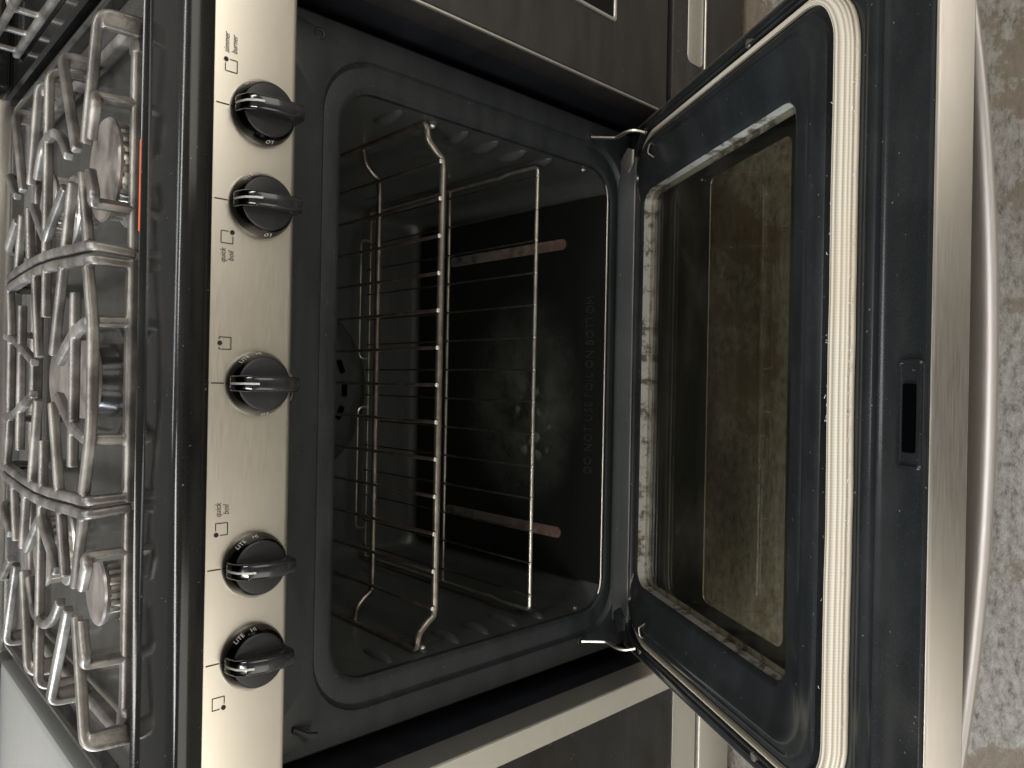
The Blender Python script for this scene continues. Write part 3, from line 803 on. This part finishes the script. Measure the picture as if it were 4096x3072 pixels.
bm = bmesh.new(); lofted(bm, [wl(.2860, .3488, .7165, .004, -.0634), wl(.2860, .3488, .7165, .004, -.0640)], False, True); finish('window_pane', bm, M['nwin'], nd, False)
bm = bmesh.new(); box(bm, .3965, 1.150, -.0600, -.020, .022, .2090, .0025, 2); ndr = finish('drawer', bm, M['nblack'], nb)
bm = bmesh.new()
def gl_(x0, x1, z0, z1, r, y): return [(a, y, b) for a, b in rrect(x0, x1, z0, z1, r)]
lofted(bm, [gl_(.487, 1.06, .1325, .1725, .010, -.0606), gl_(.489, 1.058, .1335, .1715, .010, -.0612)], False, True); finish('grip_recess', bm, M['nsteel'], ndr)
boxo('drawer_rib', (.398, 1.149, -.0635, -.0603, .1265, .1300), M['nsteel'], ndr, .0008)
for k in range(5):
    boxo('vent_slot', (.3962, .3974, -.050, -.0465, .652+.0135*k, .660+.0135*k), M['dark'], nb, .0004)
boxo('body', (.408, 1.145, -.015, .59, .03, .868), M['side'], nb, .002)
boxo('kickboard', (.41, 1.14, -.005, .0, .0, .029), M['black'], nb, .001)
bm = bmesh.new()
def nl(x0, y0, y1, r, z): return [(a, b, z) for a, b in rrect(x0, 1.155, y0, y1, r)]
lofted(bm, [nl(.392, -.068, .60, .008, .887), nl(.391, -.070, .602, .009, .905), nl(.394, -.066, .600, .010, .909), nl(.415, -.02, .500, .012, .909), nl(.420, -.015, .495, .012, .903)], True, True)
finish('cooktop', bm, M['gloss'], nb)
boxo('backguard', (.392, 1.155, .520, .60, .912, 1.02), M['gloss'], nb, .006, 3)
gt = thing('grate', 'grate on the neighbouring black range, only its legs showing in the corner', 'stove grate')
bm = bmesh.new()
for k in range(4):
    y = .285+.066*k
    sweep(bm, fillet([(.433, y, .908), (.433, y, .944), (.60, y, .944), (.76, y, .944)], .008, 4), .009, .007)
sweep(bm, [(.433, .27, .9415), (.433, .50, .9415)], .009, .008); sweep(bm, [(.433, .27, .911), (.433, .50, .911)], .011, .008)
sweep(bm, [(.53, .27, .9425), (.53, .50, .9425)], .008, .007)
go = finish('bars', bm, M['iron'], gt); remesh(go, .0016)

nl_ = thing('electric_range', 'stainless range with dark door glass and smooth pale top, left of the open oven', 'range')
boxo('side_panel', (-.412, -.404, -.050, .60, .03, .880), M['side'], nl_, .001)
bm = bmesh.new()
def ll(x1_, z0, z1, y, x0=-1.17, r=.003): return [(a, y, b) for a, b in rrect(x0, x1_, z0, z1, r)]
lofted(bm, [ll(-.4035, .1160, .845, -.020), ll(-.4035, .1160, .845, -.0585), ll(-.4050, .1175, .8435, -.0600), ll(-.4350, .1775, .790, -.0600, -1.10, .002), ll(-.4360, .1785, .789, -.0590, -1.10, .002)], True, False)
ld = finish('oven_door', bm, M['nsteel'], nl_)
bm = bmesh.new(); lofted(bm, [ll(-.4355, .1780, .7895, -.0592, -1.10, .002), ll(-.4355, .1780, .7895, -.0596, -1.10, .002)], False, True); finish('door_glass', bm, M['nglass'], ld, False)
boxo('bright_edge', (-1.10, -.436, -.0612, -.0598, .1768, .1786), M['handle'], ld, .0004)
bm = bmesh.new(); box(bm, -1.165, -.4045, -.0600, -.020, .018, .1040, .003, 2); finish('drawer', bm, M['nsteel'], nl_)
boxo('drawer_gap', (-1.16, -.41, -.050, -.03, .098, .120), M['dark'], nl_, .001)
boxo('body', (-1.165, -.415, -.015, .59, .03, .868), M['side'], nl_, .002)
boxo('kickboard', (-1.16, -.42, -.005, .0, .0, .029), M['black'], nl_, .001)
bm = bmesh.new()
def tl(x1_, y0, y1, z, r=.008): return [(a, b, z) for a, b in rrect(-1.17, x1_, y0, y1, r)]
lofted(bm, [tl(-.394, -.065, .600, .885), tl(-.393, -.067, .602, .902), tl(-.395, -.064, .600, .9065), tl(-.400, -.058, .595, .908)], True, True)
finish('worktop', bm, M['topgrey'], nl_)
boxo('backguard', (-1.17, -.394, .540, .60, .909, 1.03), M['steel'], nl_, .006, 3)

# ================================================================= the person taking the picture (mirrored softly in the steel)
M['cloth'] = newmat('brown_cloth', (.060, .032, .022), .9)
v = objco(M['cloth']); L(M['cloth'], ramp(M['cloth'], noi(M['cloth'], v, 12, 5), [(.3, (.045, .024, .017)), (.7, (.080, .045, .031))]), bsdf(M['cloth']).inputs['Base Color'])
M['skin'] = newmat('skin', (.30, .17, .11), .55)
M['hair'] = newmat('hair', (.02, .014, .010), .6)
PX, PY = -.05, -1.12
def skinned(name, verts, edges, mat, parent, root=0, sub=2):
    me = bpy.data.meshes.new(name); me.from_pydata([v[:3] for v in verts], edges, [])
    o = bpy.data.objects.new(name, me); COL.objects.link(o); o.parent = parent
    sk = o.modifiers.new('skin', 'SKIN'); sk.use_smooth_shade = True
    lay = me.skin_vertices[0] if me.skin_vertices else None
    if lay is None:
        me.skin_vertices  # created with the modifier
    for i_, v in enumerate(verts):
        q = me.skin_vertices[0].data[i_]; q.radius = (v[3], v[4] if len(v) > 4 else v[3]); q.use_root = (i_ == root)
    sb = o.modifiers.new('sub', 'SUBSURF'); sb.levels = sub; sb.render_levels = sub
    me.materials.append(mat); return o
try:
    ps = thing('person', 'person in brown clothes standing before the range, a brown reflection in the steel', 'person', None, (PX, PY, 0))
    def W(x, y, z): return (x, y, z)
    V = [(0, 0, .93, .150, .105), (0, .00, 1.10, .135, .10), (0, -.01, 1.28, .150, .105), (0, -.01, 1.41, .10, .08), (0, .0, 1.49, .052, .052),
         (-.085, 0, .84, .095, .095), (-.09, .015, .49, .062, .062), (-.095, -.01, .10, .045, .045), (-.10, .12, .035, .038, .03),
         (.085, 0, .84, .095, .095), (.09, .015, .49, .062, .062), (.095, -.01, .10, .045, .045), (.10, .12, .035, .038, .03),
         (-.175, -.01, 1.39, .055, .055), (-.25, .04, 1.13, .042, .042), (-.085, .29, 1.085, .027, .027),
         (.175, -.01, 1.39, .055, .055), (.25, .04, 1.13, .042, .042), (.185, .29, 1.085, .027, .027)]
    Ed = [(0, 1), (1, 2), (2, 3), (3, 4), (0, 5), (5, 6), (6, 7), (7, 8), (0, 9), (9, 10), (10, 11), (11, 12), (3, 13), (13, 14), (14, 15), (3, 16), (16, 17), (17, 18)]
    skinned('body', V, Ed, M['cloth'], ps)
    hd = [(0, .0, 1.50, .050), (0, .015, 1.56, .066), (0, .012, 1.63, .080), (0, .005, 1.69, .070), (0, .112, 1.615, .012), (0, .085, 1.63, .014)]
    skinned('head', hd, [(0, 1), (1, 2), (2, 3), (2, 5), (5, 4)], M['skin'], ps)
    skinned('hair', [(0, -.03, 1.60, .070), (0, -.022, 1.67, .088), (0, .0, 1.715, .072)], [(0, 1), (1, 2)], M['hair'], ps)
    for sx2, hx in ((-1, -.085), (1, .185)):
        hv = [(hx, .29, 1.085, .022, .016), (hx-sx2*.006, .335, 1.09, .030, .013), (hx-sx2*.010, .365, 1.095, .030, .011)]; he = [(0, 1), (1, 2)]
        for f in range(4):
            bx = hx-sx2*.010+(f-1.5)*.017; ln = (.030, .036, .034, .026)[f]; b0 = len(hv)
            hv += [(bx, .372, 1.097, .0085), (bx-sx2*.004, .372+ln, 1.104, .0078), (bx-sx2*.012, .366+ln, 1.104+ln*.6, .0066)]
            he += [(2, b0), (b0, b0+1), (b0+1, b0+2)]
        b0 = len(hv); hv += [(hx-sx2*.034, .335, 1.10, .010), (hx-sx2*.044, .352, 1.118, .0085)]; he += [(1, b0), (b0, b0+1)]
        skinned('hand', hv, he, M['skin'], ps, 0, 1)
except Exception as ex:
    print('person failed', ex)

# ---------------------------------------------------------------- render settings
scene.render.engine = 'CYCLES'
scene.cycles.max_bounces = 10
scene.cycles.transparent_max_bounces = 12
scene.cycles.caustics_reflective = False
scene.cycles.caustics_refractive = False
scene.cycles.sample_clamp_indirect = 4
